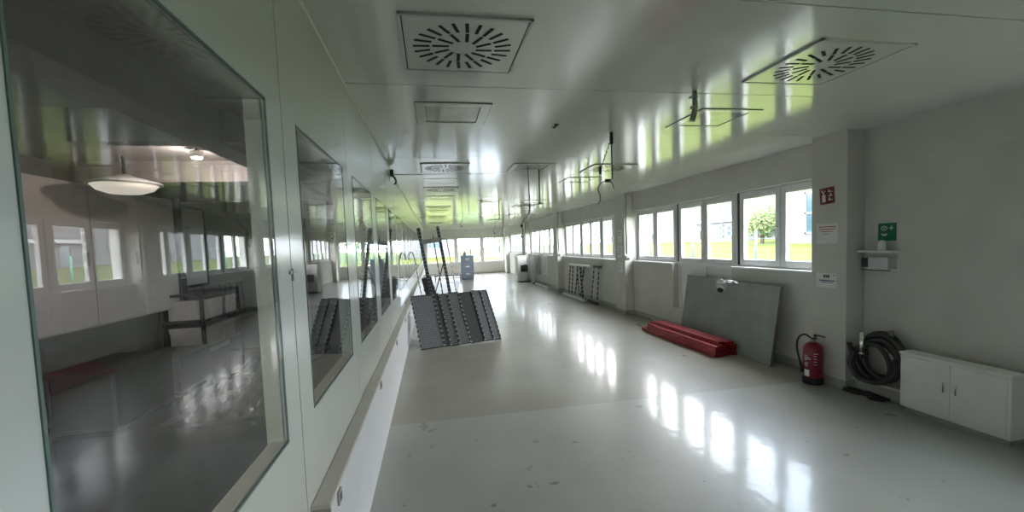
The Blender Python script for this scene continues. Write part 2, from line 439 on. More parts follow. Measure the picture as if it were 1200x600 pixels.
bays.append((-.60, 2.12)); wq = (2.12 + .60 - .05) / 2; units.append([(-.60, -.60 + wq), (2.12 - wq, 2.12)])  # unseen bay, added to brighten the near end
for bi, u in enumerate(units):
    for ui, (a, b) in enumerate(u):
        wn += 1
        door = bi in (0, 2) and ui == 1
        zb = NICHE + .02 if door else SILL + .02
        X0, X1 = 4.42, 4.50; f = .045
        fr = MB().box((X0, a, zb - .02), (X1, a + f, HEAD)).box((X0, b - f, zb - .02), (X1, b, HEAD)).box((X0, a + f, HEAD - f), (X1, b - f, HEAD)).box((X0, a + f, zb - .02), (X1, b - f, zb + .03))
        win = struct('window_%d' % wn, fr, 'pvc', bevel=.004)
        mid = (a + b) / 2
        if door:
            MB().box((4.42, a - .031, NICHE), (4.50, a, SILL + .03)).build('jamb_filler', 'pvc', win); MB().box((4.42, b, NICHE), (4.50, b + .031, SILL + .03)).build('jamb_filler', 'pvc', win)
            MB().box((4.415, a + f, 1.13), (4.49, b - f, 1.20)).box((4.415, mid - .03, zb), (4.49, mid + .03, 1.14)).build('transom', 'pvc', win)
            MB().box((4.435, a + f, zb + .02), (4.465, mid - .03, 1.14)).build('lower_panel', 'pvc', win); MB().box((4.435, mid + .03, zb + .02), (4.465, b - f, 1.14)).build('lower_panel', 'pvc', win)
            z0 = 1.185
        else: z0 = zb + .012
        sash(win, a + .022, mid - .004, z0, HEAD - .02, None)
        sash(win, mid + .004, b - .022, z0, HEAD - .02, mid + .035)
        MB().box((4.412, mid - .006, z0 + .01), (4.43, mid + .006, HEAD - .03)).build('gasket', 'gasket', win)
    for i in range(len(u) - 1):
        g0, g1 = u[i][1], u[i + 1][0]
        struct('trim_%d' % (3 + bi * 3 + i), MB().box((4.425, g0 - .002, SILL - .02), (4.50, g1 + .002, HEAD)), 'gasket')
    y0, y1 = bays[bi]
    sl = MB()
    rng = [(y0, u[1][0] - .03), (u[1][1] + .03, y1)] if bi in (0, 2) else [(y0, y1)]
    for p, q in rng: sl.box((4.275, p + .004, SILL - .015), (4.43, q - .004, SILL + .012))
    struct('trim_%d' % (5 + bi * 3), sl, 'white', bevel=.004)
# baseboards
mb = MB()
for i in range(4): mb.box((4.282, PIL[i][1], 0), (4.302, PIL[i + 1][0], .09))
mb.box((4.282, PIL[4][1], 0), (4.302, YF, .09))
for p0, p1 in PIL: mb.box((4.082, p0 - .018, 0), (4.302, p0 + .001, .09)); mb.box((4.082, p0, 0), (4.102, p1, .09)); mb.box((4.082, p1 - .001, 0), (4.302, p1 + .018, .09))
struct('baseboard_right', mb, 'base', bevel=.006)

# ---- frame and pane of the unseen back window, added for its daylight
for a, b in BW:
    wn += 1; f = .05
    fr = MB().box((a, YB - .12, BZ0), (a + f, YB - .05, BZ1)).box((b - f, YB - .12, BZ0), (b, YB - .05, BZ1)).box((a + f, YB - .12, BZ0), (b - f, YB - .05, BZ0 + f)).box((a + f, YB - .12, BZ1 - f), (b - f, YB - .05, BZ1))
    win = struct('window_%d' % wn, fr, 'pvc')
    MB().box((a + f - .01, YB - .09, BZ0 + f - .01), (b - f + .01, YB - .082, BZ1 - f + .01)).build('pane', 'glass', win)

# ---- far wall with its three tall windows
mb = MB()
FW = [(-.34, 1.33), (1.42, 2.86), (2.97, 4.22)]
FZ0, FZ1 = .68, 2.13
mb.box((XP, YF, 0), (4.6, YF + .2, FZ0)); mb.box((XP, YF, FZ1), (4.6, YF + .2, H + .02))
edges = [XP] + [v for w in FW for v in w] + [4.6]
for i in range(0, len(edges), 2): mb.box((edges[i], YF, FZ0), (edges[i + 1], YF + .2, FZ1))
mb.box((XL, YF, 0), (XP, YF + .2, H + .02))
struct('wall_far', mb, 'wall')
struct('baseboard_far', MB().box((XP, YF - .02, 0), (XR, YF, .09)), 'base')
struct('trim_20', MB().box((XP, YF - .04, FZ0 - .015), (XR, YF + .05, FZ0 + .012)), 'white')
for i, (a, b) in enumerate(FW):
    wn += 1; f = .06
    fr = MB().box((a, YF + .05, FZ0), (a + f, YF + .12, FZ1)).box((b - f, YF + .05, FZ0), (b, YF + .12, FZ1)).box((a, YF + .05, FZ0), (b, YF + .12, FZ0 + f)).box((a, YF + .05, FZ1 - f), (b, YF + .12, FZ1))
    win = struct('window_%d' % wn, fr, 'pvc')
    MB().box((a + f - .01, YF + .08, FZ0 + f - .01), (b - f + .01, YF + .088, FZ1 - f + .01)).build('pane', 'glass', win)
    if i == 1: MB().box((a + f, YF + .05, 1.63), (b - f, YF + .12, 1.70)).box((2.17, YF + .05, FZ0 + f), (2.25, YF + .12, 1.64)).build('transom', 'lgrey', win)

# ------------------------------------------------------------------ left side: trunking and lower panel
t = thing('cable_trunking', 'white cable trunking with grey lid running along the glazed partition at knee height', 'trunking', (-.445, 1.63, .60))
MB().box((XP + .002, 1.64, .605), (-.414, 24.6, .672)).build('body', 'trunk_face', t, bevel=.003)
MB().box((XP + .002, 1.63, .672), (-.410, 24.6, .690)).build('lid', 'trunk_top', t, bevel=.003)
MB().box((XP + .002, 1.63, .60), (-.412, 1.642, .672)).build('end_cap', 'grey', t)
for y in (1.77, 3.19, 4.61, 6.05, 8.9, 11.8):
    s = MB().box((-.414, y - .028, .612), (-.405, y + .028, .664)).build('socket', 'grey', t, bevel=.003)
    MB().box((-.406, y - .014, .625), (-.4035, y + .014, .652)).build('socket_insert', 'dark', s)
struct('baseboard_left', MB().box((XP, 1.64, 0), (-.456, 24.6, .605)), 'trunk_face')
for (y, z) in ((1.60, 1.545),):
    c = thing('panel_clip', 'small grey metal clip bridging the partition joint beside the largest pane', 'clip', (XP, y, z))
    MB().box((XP, y - .03, z - .006), (XP + .006, y + .035, z + .006)).build('bar', 'dsteel', c); MB().box((XP, y - .008, z - .03), (XP + .008, y + .004, z + .012)).build('pin', 'dsteel', c)
c = thing('hanging_hook', 'small black hook bracket screwed high on the partition just under the ceiling', 'bracket', (XP, 5.62, 2.5))
MB().box((XP, 5.58, 2.47), (XP + .008, 5.68, 2.60)).build('plate', 'white', c, bevel=.002)
MB().box((XP + .006, 5.60, 2.52), (XP + .05, 5.66, 2.60)).tube(catmull([(XP + .03, 5.63, 2.53), (XP + .06, 5.63, 2.50), (XP + .075, 5.63, 2.45), (XP + .05, 5.63, 2.42)], 5), .012, 8).build('hook', 'black', c, bevel=.003)

# ------------------------------------------------------------------ ceiling fittings
def diffuser(x, y, label, tiny=False):
    t = thing('ceiling_diffuser', label, 'air vent', (x, y, H), 'swirl air diffusers in the ceiling')
    h = .302
    fr = MB()
    for a, b in (((-h, -h), (h, -h + .012)), ((-h, h - .012), (h, h)), ((-h, -h), (-h + .012, h)), ((h - .012, -h), (h, h))):
        fr.box((x + a[0], y + a[1], H - .012), (x + b[0], y + b[1], H - .0005))
    fr.build('frame', 'lgrey', t)
    sh = MB()
    for a, b in (((-h + .012, -h + .012), (h - .012, -h + .020)), ((-h + .012, h - .020), (h - .012, h - .012)), ((-h + .012, -h + .012), (-h + .018, h - .012)), ((h - .018, -h + .012), (h - .012, h - .012))):
        sh.box((x + a[0], y + a[1], H - .008), (x + b[0], y + b[1], H - .001))
    sh.build('gap', 'hole', t)
    MB().box((x - h + .018, y - h + .018, H - .010), (x + h - .018, y + h - .018, H - .001)).build('plate', 'ceiling', t)
    sl = MB()
    for n, r0, r1, off in ((24, .165, .248, 0), (12, .07, .152, .06)):
        for k in range(n):
            a = 2 * PI * k / n + off
            tf = Matrix.Translation((x, y, 0)) @ Matrix.Rotation(a, 4, 'Z') @ Matrix.Translation((r0, .012, 0)) @ Matrix.Rotation(-.10, 4, 'Z')
            sl.box((0, -.0085, H - .0115), (r1 - r0, .0085, H - .0098), tf)
    sl.build('slots', 'hole', t)
    return t

def luminaire(x, y, label):
    t = thing('ceiling_luminaire', label, 'ceiling light', (x, y, H), 'square recessed ceiling lights')
    h, q = .272, .20
    fr = MB()
    for a, b in (((-h, -h), (h, -q)), ((-h, q), (h, h)), ((-h, -q), (-q, q)), ((q, -q), (h, q))):
        fr.box((x + a[0], y + a[1], H - .008), (x + b[0], y + b[1], H - .0005))
    fr.build('frame', 'ceiling', t, bevel=.002)
    e = MB(); o = .004
    for a, b in (((-h - o, -h - o), (h + o, -h)), ((-h - o, h), (h + o, h + o)), ((-h - o, -h), (-h, h)), ((h, -h), (h + o, h))):
        e.box((x + a[0], y + a[1], H - .004), (x + b[0], y + b[1], H - .0005))
    e.build('rim_gap', 'dark', t)
    MB().box((x - q + .008, y - q + .008, H - .003), (x + q - .008, y + q - .008, H - .0006)).build('lens', 'lumglass', t)
    MB().box((x - q, y - q, H - .0018), (x + q, y + q, H - .0004)).build('inner_gap', 'dark', t)
    return t

dl = {0: 'nearest to the camera, beside the glazed partition', 1: 'second along the partition row', 2: 'third along the partition row', 3: 'fourth along the partition row', 4: 'fifth along the partition row', 5: 'sixth along the partition row'}
for i, y in enumerate((2.27, 5.65, 7.76, 11.2, 14.6, 18.0)):
    diffuser(.20, y, 'white square swirl air vent in the ceiling, ' + dl[i])
dr = ['by the fire sign pillar, over the window side', 'over the far end of the nearest window bay', 'over the second window bay', 'over the third window bay']
for i, y in enumerate((2.29, 5.75, 11.2, 16.8)):
    diffuser(2.36 if i == 0 else 2.45, y, 'white square swirl ceiling vent ' + dr[i])
ll = ['nearest recessed square light by the partition, just past the big vent', 'second recessed square light in the partition row', 'third recessed square light in the partition row', 'fourth recessed square light in the partition row', 'fifth recessed square light in the partition row']
for i, y in enumerate((3.41, 6.78, 9.0, 12.4, 15.8)): luminaire(.20, y, 'unlit ' + ll[i])
lr = ['beside the hanging grey conduit', 'past the hanging cables, window side', 'further down the window side, over the leaning trestles', 'furthest on the window side']
for i, y in enumerate((3.42, 6.82, 10.1, 14.6)): luminaire(2.42, y, 'unlit recessed square ceiling light ' + lr[i])
for i, y in enumerate((5.65, 9.9)): luminaire(1.33, y, 'unlit recessed square ceiling light in the middle row, ' + ('behind the hanging rod' if i == 0 else 'far beyond the hanging rod'))

# hanging conduit, rods and cables
t = thing('ceiling_conduit', 'short grey conduit stub hanging from the ceiling near the window side light', 'conduit', (1.85, 2.80, H))
MB().tube([(1.85, 2.80, H), (1.855, 2.80, 2.53), (1.85, 2.805, 2.48), (1.835, 2.81, 2.43)], [.017, .018, .02, .021], 12).build('tube', 'grey', t)
MB().box((1.822, 2.78, 2.585), (1.868, 2.82, 2.60)).build('clamp', 'dsteel', t); MB().box((1.822, 2.79, 2.51), (1.84, 2.81, 2.53)).build('clamp', 'dsteel', t)

t = thing('ceiling_cable_drop', 'black cable rod with a twisted wire hanging from the ceiling before the first window bay', 'hanging cable', (1.70, 3.88, H))
MB().tube([(1.70, 3.88, H), (1.70, 3.88, 2.20)], .0055, 8).box((1.688, 3.868, 2.52), (1.712, 3.892, H)).build('rod', 'black', t)
tw = [(1.70 - .115 * s, 3.88 + .004 * math.sin(s * 40), 2.58 - .30 * s + 0) for s in [i / 24 for i in range(25)]]
MB().tube([(p[0] + .005 * math.cos(i * 1.6), p[1], p[2] + .004 * math.sin(i * 1.6)) for i, p in enumerate(tw)], [.006 if i % 3 else .003 for i in range(25)], 6).box((1.572, 3.872, 2.24), (1.592, 3.888, 2.31)).build('twisted_wire', 'black', t)
MB().tube(catmull([(1.70, 3.88, 2.20), (1.67, 3.88, 2.185), (1.60, 3.885, 2.165), (1.555, 3.88, 2.11), (1.575, 3.88, 2.04), (1.575, 3.88, 2.0), (1.55, 3.88, 1.965)], 5), .0042, 6) \
    .tube(catmull([(1.67, 3.88, 2.185), (1.70, 3.88, 2.15), (1.715, 3.88, 2.09)], 5), .0042, 6).box((1.63, 3.872, 2.165), (1.68, 3.888, 2.195)).build('loose_ends', 'black', t)

t = thing('ceiling_rod', 'grey threaded rod hanging from the ceiling beneath the middle row light', 'rod', (1.48, 5.80, H))
MB().tube([(1.48, 5.80, H - .008), (1.48, 5.80, 2.16)], .011, 8).build('rod', 'grey', t); MB().box((1.455, 5.785, 2.15), (1.505, 5.815, 2.175)).build('end_nut', 'dsteel', t)
t = thing('ceiling_wire', 'thin dark wire dangling crookedly from the ceiling left of the grey threaded rod', 'wire', (1.28, 5.6, H))
MB().tube(catmull([(1.28, 5.6, H), (1.285, 5.6, 2.35), (1.285, 5.6, 2.05), (1.20, 5.6, 1.93), (1.17, 5.6, 1.86), (1.185, 5.6, 1.78), (1.16, 5.6, 1.72)], 6), .005, 6).build('wire', 'dark', t)
MB().box((1.155, 5.592, 1.84), (1.185, 5.608, 1.87)).build('connector', 'black', t); MB().box((1.15, 5.592, 1.70), (1.17, 5.608, 1.73)).build('connector', 'black', t)
t = thing('hanging_bracket', 'thin dark rail bracket with two drop rods hanging in mid ceiling', 'bracket', (1.1, 9.5, H))
MB().tube([(1.11, 9.5, 2.585), (1.50, 9.5, 2.58)], .008, 6).box((1.10, 9.49, 2.58), (1.12, 9.51, H)).box((1.49, 9.49, 2.575), (1.51, 9.51, H)).build('rail', 'dark', t)
MB().tube([(1.49, 9.5, 2.58), (1.49, 9.5, 2.19)], .010, 6).build('drop_rod', 'dark', t); MB().tube([(1.33, 9.5, 2.58), (1.33, 9.5, 2.30)], .006, 6).build('drop_rod', 'dark', t)
for k, (x, y, z, l) in enumerate(((2.05, 14.0, 2.02, 'loose wire end dangling in front of the far window with the cross bar'), (2.5, 15.2, 1.98, 'loose wire end dangling in front of the rightmost far window'), (.9, 12.6, 2.2, 'loose wire dangling above the filing cabinet side of the hall'))):
    t = thing('ceiling_wire', 'thin dark ' + l, 'wire', (x, y, H))
    MB().tube(catmull([(x, y, H), (x + .01, y, (H + z) / 2 + .1), (x - .03, y, z + .14), (x - .08, y, z + .06), (x - .03, y, z)], 5), .006, 6).build('wire', 'dark', t)
    MB().box((x - .055, y - .01, z - .02), (x - .01, y + .01, z + .015)).build('connector', 'black', t)
t = thing('ceiling_hook', 'tiny black hook fixed flat to the ceiling in the open middle', 'hook', (1.10, 3.65, H))
MB().box((1.085, 3.63, H - .010), (1.115, 3.67, H)).tube(catmull([(1.10, 3.65, H - .008), (1.08, 3.65, H - .03), (1.065, 3.65, H - .02)], 4), .006, 6).build('body', 'black', t)

# ------------------------------------------------------------------ leaning perforated shelves and slotted frames
A0, A1 = Vector((-.25, 6.90, 0)), Vector((1.09, 7.25, 0))
up = Vector((-.175, .52, .80))
along = A1 - A0
fr = [(0, .275, 'perf_l'), (.28, .345, 'perf_d'), (.35, .455, 'perf'), (.46, .60, 'perf'), (.605, .775, 'perf_d'), (.78, .895, 'perf_l'), (.90, 1.0, 'perf_l')]
labs = ['leftmost and widest of the leaning perforated steel shelves, beside the trunking', 'narrow dark perforated shelf second in the leaning fan', 'third perforated shelf in the leaning fan, mid grey', 'fourth perforated shelf, the one at the centre of the leaning fan', 'darkest broad perforated shelf right of the middle in the leaning fan', 'pale bluish perforated shelf next to last in the leaning fan', 'outermost perforated shelf on the aisle end of the leaning fan']
nrm = along.normalized().cross(up.normalized()).normalized()
if nrm.y > 0: nrm = -nrm
for i, (s0, s1, mt) in enumerate(fr):
    b0 = A0 + along * s0; b1 = A0 + along * s1; w = (b1 - b0).length
    off = nrm * (.012 * (i % 2)) + Vector((0, 0, .012))
    Lh = up.length * (1 + random.uniform(-.012, .012))
    xax = along.normalized(); zax = (up - xax * 0).normalized(); yax = -nrm
    # sheared sheet: local x along the floor line, local z up the slope
    t = thing('perforated_shelf', labs[i] + ', grey sheet steel', 'shelf', b0 + off, 'perforated shelves leaning in a fan')
    def sheet(x0, x1, y0, y1, z0, z1, name, m):
        o = MB().box((x0, y0, z0), (x1, y1, z1)).build(name, m)
        o.parent = t; o.matrix_local = Matrix((xax, yax, zax)).transposed().to_4x4(); return o
    sheet(.010, w - .010, 0, .004, .01, Lh - .01, 'sheet', mt)
    sheet(0, .012, -.012, .022, 0, Lh, 'flange', 'slot_edge'); sheet(w - .012, w, -.012, .022, 0, Lh, 'flange', 'slot_edge' if i in (0, 2, 3, 6) else 'dark')
    sheet(.012, w - .012, -.006, .02, 0, .012, 'end_lip', 'dark'); sheet(.012, w - .012, -.006, .02, Lh - .012, Lh, 'end_lip', 'dark')

t = thing('shelving_frame', 'tall dark slotted shelving upright frame leaning behind the perforated shelves', 'shelving frame', (.15, 8.0, 0))
local_bar('post', (.06, 7.95, 0), (-.235, 8.05, 1.98), .06, .06, 'post', t, (0, 1, 0)); local_bar('post', (.385, 7.95, 0), (.11, 8.05, 2.0), .055, .055, 'post', t, (0, 1, 0))
MB().bar((-.19, 8.02, 1.72), (.15, 8.02, 1.76), .08, .03, (0, 1, 0)).build('cross_tie', 'dsteel', t)
MB().bar((-.03, 7.98, .62), (.30, 7.98, .66), .04, .02, (0, 1, 0)).bar((-.03, 7.98, .64), (.18, 8.03, 1.30), .02, .01, (0, 1, 0)).build('brace', 'dark', t)
t = thing('shelving_frame', 'thin slotted upright leaning beside the tall shelving frame, top below its cross tie', 'shelving frame', (.2, 8.6, 0))
local_bar('post', (.24, 8.5, 0), (.02, 8.6, 1.88), .022, .022, 'leg', t, (0, 1, 0)); local_bar('post', (.52, 8.5, 0), (.27, 8.6, 1.86), .018, .018, 'post_pale', t, (0, 1, 0))
MB().bar((.03, 8.59, 1.78), (.27, 8.59, 1.78), .02, .012, (0, 1, 0)).build('cross_tie', 'dsteel', t); MB().bar((.16, 8.53, .7), (.43, 8.53, .72), .02, .012, (0, 1, 0)).build('cross_tie', 'dsteel', t)
t = thing('bent_upright', 'pale slotted strip bent over at its top leaning on the partition', 'steel strip', (-.25, 8.4, 0))
o = MB().tube(catmull([(-.16, 8.35, 0), (-.22, 8.38, .55), (-.29, 8.4, 1.05), (-.34, 8.42, 1.42), (-.39, 8.42, 1.55), (-.44, 8.42, 1.50), (-.45, 8.42, 1.40)], 6), .013, 8).build('strip', 'post_pale', t)
MB().box((-.18, 8.33, 0), (-.14, 8.37, .012)).build('foot', 'dark', t)
t = thing('equipment_case', 'dark case standing on end behind the perforated shelves', 'case', (-.02, 8.9, 0))
tf = Matrix.Translation((-.05, 9.0, .58)) @ Euler((0, -.22, 0)).to_matrix().to_4x4()
MB().box((-.10, -.2, 0), (.10, .2, .45), tf).build('body', 'dark', t, bevel=.01); MB().box((-.11, -.205, .2), (.11, .205, .23), tf).build('band', 'black', t)
MB().tube([tf @ Vector((-.04, 0, .45)), tf @ Vector((-.04, 0, .49)), tf @ Vector((.04, 0, .49)), tf @ Vector((.04, 0, .45))], .008, 6).build('handle', 'black', t)
t = thing('storage_bin', 'blue grey plastic bin under the dark case, behind the perforated shelves', 'bin', (-.02, 9.0, 0))
MB().box((-.17, 8.8, 0), (.16, 9.2, .53)).build('body', 'bin', t, bevel=.02); MB().box((-.185, 8.785, .525), (.175, 9.215, .555)).build('rim', 'bin', t, bevel=.006)

# far middle: filing cabinet, low bench
t = thing('filing_cabinet', 'grey blue three drawer filing cabinet standing in front of the far windows', 'cabinet', (1.66, 21.4, 0))
MB().box((1.36, 21.2, .03), (1.96, 21.75, 1.18)).box((1.39, 21.23, 0), (1.93, 21.72, .04)).build('body', 'blue', t, bevel=.008)
for k in range(3):
    d = MB().box((1.385, 21.178, .07 + k * .37), (1.935, 21.205, .41 + k * .37)).build('drawer', 'blue', t, bevel=.006)
    MB().box((1.56, 21.165, .24 + k * .37), (1.76, 21.182, .30 + k * .37)).build('label_holder', 'white', d); MB().box((1.60, 21.15, .17 + k * .37), (1.72, 21.18, .19 + k * .37)).build('handle', 'steel', d)
t = thing('paint_can', 'small dark grey can on top of the filing cabinet', 'can', (1.55, 21.4, 1.18))
MB().lathe([(.07, 0), (.075, .005), (.075, .13), (.07, .14), (.03, .145), (.03, .18), (.0, .181)][:-1], (1.55, 21.4, 1.18), 20).build('body', 'grey', t); MB().lathe([(.04, .18), (.04, .2), (.02, .21)], (1.55, 21.4, 1.18), 16).build('lid', 'dark', t)
t = thing('low_bench', 'long low dark bench reaching from the shelving frame to the filing cabinet', 'bench', (.7, 20.9, 0))
MB().box((.02, 20.75, .26), (1.33, 21.05, .31)).build('top', 'dark', t, bevel=.005)
for xx in (.08, 1.27): MB().box((xx - .03, 20.78, 0), (xx + .03, 21.02, .262)).build('leg', 'dsteel', t)
MB().bar((.10, 20.9, .13), (1.26, 20.9, .13), .03, .03).build('stretcher', 'dsteel', t)

# far right: white cabinet with dark hose reel, door panels
t = thing('service_cabinet', 'white upright service cabinet at the far end of the window wall', 'cabinet', (3.78, 18.5, 0))
MB().box((3.60, 18.4, .05), (4.0, 18.9, 1.12)).box((3.63, 18.43, 0), (3.97, 18.87, .06)).build('body', 'white', t, bevel=.01)
MB().box((3.62, 18.385, .75), (3.98, 18.402, 1.08)).build('upper_door', 'white', t, bevel=.004); MB().box((3.62, 18.385, .08), (3.98, 18.402, .40)).build('lower_door', 'white', t, bevel=.004)
MB().box((3.74, 18.30, .45), (4.03, 18.40, .72)).lathe([(.10, 0), (.13, .01), (.13, .07), (.10, .08)], (0, 0, 0), 20, Matrix.Translation((3.90, 18.31, .62)) @ Matrix.Rotation(PI / 2, 4, 'X')).build('hose_reel', 'black', t)
t = thing('floor_hose', 'short dark hose lying at the foot of the white service cabinet', 'hose', (3.75, 18.2, 0))
MB().tube(catmull([(3.55, 18.15, .025), (3.7, 18.1, .025), (3.85, 18.2, .025), (4.0, 18.05, .025), (4.1, 18.1, .025)], 6), .024, 8).build('tube', 'black', t); MB().tube([(4.1, 18.1, .025), (4.17, 18.12, .025)], .03, 8).build('coupling', 'dsteel', t)
t = thing('leaning_panel', 'grey board standing on edge against the wall beside the service cabinet', 'board', (4.14, 18.0, 0))
MB().box((4.10, 17.45, 0), (4.13, 17.95, 1.06), None).build('sheet', 'lgrey', t); MB().box((4.0998, 17.43, 0), (4.132, 17.452, 1.06)).build('edge_strip', 'dsteel', t)
t = thing('floor_profile', 'long white profile lying on the floor along the wall in the third window bay', 'profile', (4.1, 15.6, 0))
MB().bar((3.98, 14.75, .03), (4.02, 16.9, .03), .10, .05).build('rail', 'white', t); MB().box((3.92, 16.88, 0), (4.08, 16.93, .07)).build('end_cap', 'dark', t)

# ------------------------------------------------------------------ folding trestles under the second window bay
def trestle(x0, y0, y1, h, label, railmat, legs, lean):
    t = thing('folding_trestle', label, 'trestle', (x0, (y0 + y1) / 2, 0), 'folded trestles leaning under the window')
    MB().bar((x0 + lean, y0 + .15, h), (x0 + lean, y1 - .05, h), .06, .06).build('top_rail', railmat, t, bevel=.006)
    MB().bar((x0 - .02, y0, .045), (x0 - .02, y1, .045), .05, .07).build('foot_rail', railmat, t, bevel=.006)
    for a, b, s in legs:
        local_bar('leg', (x0 + .005 + .03 * s, a, .07), (x0 + lean - .005 + .03 * s, b, h - .02), .03, .03, 'leg', t, (1, 0, 0))
    return t
trestle(3.97, 11.04, 12.93, .95, 'folding trestle with white rails and crossed dark legs beneath the second window bay', 'white', [(12.45, 12.80, 0), (12.15, 12.55, 0), (11.55, 12.30, 1), (11.88, 12.08, 0), (11.25, 11.95, 1), (11.42, 11.58, 0), (11.16, 11.85, -1)], .20)
trestle(4.07, 10.33, 11.0, .96, 'folding trestle with dark rails on the near end of the trestle row', 'dark', [(10.84, 10.93, 0), (10.42, 10.60, 0)], .15)

# ------------------------------------------------------------------ socket drops and notices on the pillars
for i, lab in ((1, 'second pillar, by the nearest window bay'), (2, 'third pillar'), (3, 'fourth pillar')):
    p0 = PIL[i][0]
    t = thing('socket_drop', 'grey conduit dropping to a wall socket on the ' + lab, 'socket', (4.15, p0, 1.25))
    MB().tube([(4.15, p0 - .013, H), (4.15, p0 - .013, 1.32)], .012, 8).build('conduit', 'dsteel', t)
    MB().box((4.115, p0 - .05, 1.20), (4.205, p0, 1.29)).build('box', 'grey', t, bevel=.005)
    MB().tube([(4.15, p0 - .045, 1.225), (4.15, p0 - .075, 1.215)], .022, 12).build('outlet', 'dark', t)

def notice(name, lab, cat, x, y0, y1, z0, z1, m='paper', roll=0.0, loc_x=None):
    """a sheet on a face looking towards -x; y1 is its left side from the room"""
    t = thing(name, lab, cat, (x, (y0 + y1) / 2, (z0 + z1) / 2))
    tf = Matrix.Translation((x, (y0 + y1) / 2, (z0 + z1) / 2)) @ Matrix.Rotation(roll, 4, 'X')
    w, h = (y1 - y0) / 2, (z1 - z0) / 2
    MB().box((-.003, -w, -h), (0, w, h), tf).build('sheet', m, t)
    return t, tf, w, h
def marks(t, tf, name, m, rects, th=.0012, base=-.003):
    """flat print: rectangles in (left..right 0-1, top..bottom 0-1) of the sheet, built as thin raised ink"""
    w, h, rs = rects; q = MB()
    for a, b, c, d in rs: q.box((base - th, w - 2 * w * b, h - 2 * h * d), (base, w - 2 * w * a, h - 2 * h * c), tf)
    q.build(name, m, t)

# fire extinguisher sign
t, tf, w, h = notice('fire_sign', 'tilted dark red fire extinguisher sign high on the nearest pillar', 'sign', 4.0998, 3.815, 3.985, 1.915, 2.085, 'signred', -.06)
marks(t, tf, 'pictogram', 'paper', (w, h, [(.20, .30, .22, .34), (.12, .22, .12, .22), (.16, .40, .42, .86), (.23, .33, .36, .44), (.33, .42, .17, .22)]))
fl = MB()
for zz in (.30, .55, .80):
    pts = [(.62 + .14 * math.sin(k * .55), zz + .0 - .13 * math.cos(k * .9) * .4) for k in range(4)]
    fl.box((-.0042, w - 2 * w * .86, h - 2 * h * zz), (-.003, w - 2 * w * .58, h - 2 * h * (zz - .06)), tf @ Matrix.Rotation(0, 4, 'X'))
    fl.box((-.0042, w - 2 * w * (.70 + (.1 if zz == .55 else 0)), h - 2 * h * zz), (-.003, w - 2 * w * (.60 + (.1 if zz == .55 else 0)), h - 2 * h * (zz - .17)), tf)
fl.build('flame_pictogram', 'paper', t)
t, tf, w, h = notice('notice_sign', 'white notice with red lines of text on the nearest pillar under the fire sign', 'notice', 4.0998, 3.775, 4.02, 1.50, 1.71)
marks(t, tf, 'text_lines', 'ink_red', (w, h, [(.08, .92, .14, .19), (.10, .90, .26, .31), (.20, .80, .38, .42), (.30, .62, .50, .53)]))
t, tf, w, h = notice('notice_sign', 'white notice with dark logo and blue text, lowest on the nearest pillar', 'notice', 4.0998, 3.785, 4.02, 1.03, 1.185)
marks(t, tf, 'text_lines', 'ink', (w, h, [(.36, .46, .10, .30), (.48, .54, .10, .30), (.56, .66, .10, .30), (.12, .90, .46, .54), (.20, .80, .60, .64)]))
marks(t, tf, 'stamp', 'ink_red', (w, h, [(.82, .94, .10, .16)]))
for k, (z0, z1, l) in enumerate(((1.58, 1.84, 'topmost'), (1.24, 1.49, 'middle'), (.92, 1.14, 'lowest'))):
    t, tf, w, h = notice('notice_sign', 'white sheet, %s of the three notices on the second pillar' % l, 'notice', 4.0998, 8.92, 9.14, z0, z1)
    marks(t, tf, 'text_lines', 'grey', (w, h, [(.15, .85, .15, .2), (.15, .8, .3, .34), (.15, .85, .42, .46), (.25, .6, .58, .75)][: 4 if k else 3]))
t, tf, w, h = notice('safety_sign', 'green sign with a white eye and cross above the wall bracket', 'sign', 4.3198, 3.375, 3.545, 1.515, 1.685, 'signgreen')
marks(t, tf, 'cross', 'paper', (w, h, [(.70, .76, .16, .40), (.62, .84, .25, .31)]))
ey = MB()
for sgn in (-1, 1):
    pts = [(w - 2 * w * (.16 + .36 * s), h - 2 * h * (.29 - sgn * .12 * math.sin(PI * s))) for s in [k / 10 for k in range(11)]]
    ey.tube([tf @ Vector((-.0035, a, b)) for a, b in pts], .004, 6)
ey.lathe([(.007, 0), (.007, .001)], (0, 0, 0), 12, tf @ Matrix.Translation((-.003, w - 2 * w * .34, h - 2 * h * .29)) @ Matrix.Rotation(-PI / 2, 4, 'Y')).build('eye_pictogram', 'paper', t)
marks(t, tf, 'basin_pictogram', 'paper', (w, h, [(.16, .52, .60, .66), (.22, .46, .66, .74)]))
t = thing('eyewash_bottle', 'small green capped bottle standing in the wall bracket below the green sign', 'bottle', (4.27, 3.46, 1.42))
MB().lathe([(.032, 0), (.034, .005), (.034, .075), (.02, .095), (.014, .1)], (4.27, 3.47, 1.4232), 18).build('body', 'white', t); MB().lathe([(.022, .1), (.022, .135), (.012, .14)], (4.27, 3.47, 1.4232), 16).build('cap', 'signgreen', t)
t = thing('wall_bracket', 'white wall bracket box with dark front below the green eye sign', 'wall box', (4.32, 3.49, 1.23))
MB().box((4.20, 3.335, 1.405), (4.32, 3.655, 1.423)).build('shelf', 'white', t, bevel=.002)
MB().box((4.205, 3.36, 1.245), (4.32, 3.55, 1.36)).build('box', 'lgrey', t, bevel=.004); MB().box((4.21, 3.545, 1.26), (4.30, 3.62, 1.35)).build('dispenser', 'dark', t, bevel=.006)
MB().box((4.31, 3.335, 1.23), (4.32, 3.64, 1.41)).build('back_plate', 'white', t)
MB().tube([(4.21, 3.34, 1.235), (4.21, 3.62, 1.235)], .005, 6).build('rail', 'dark', t)

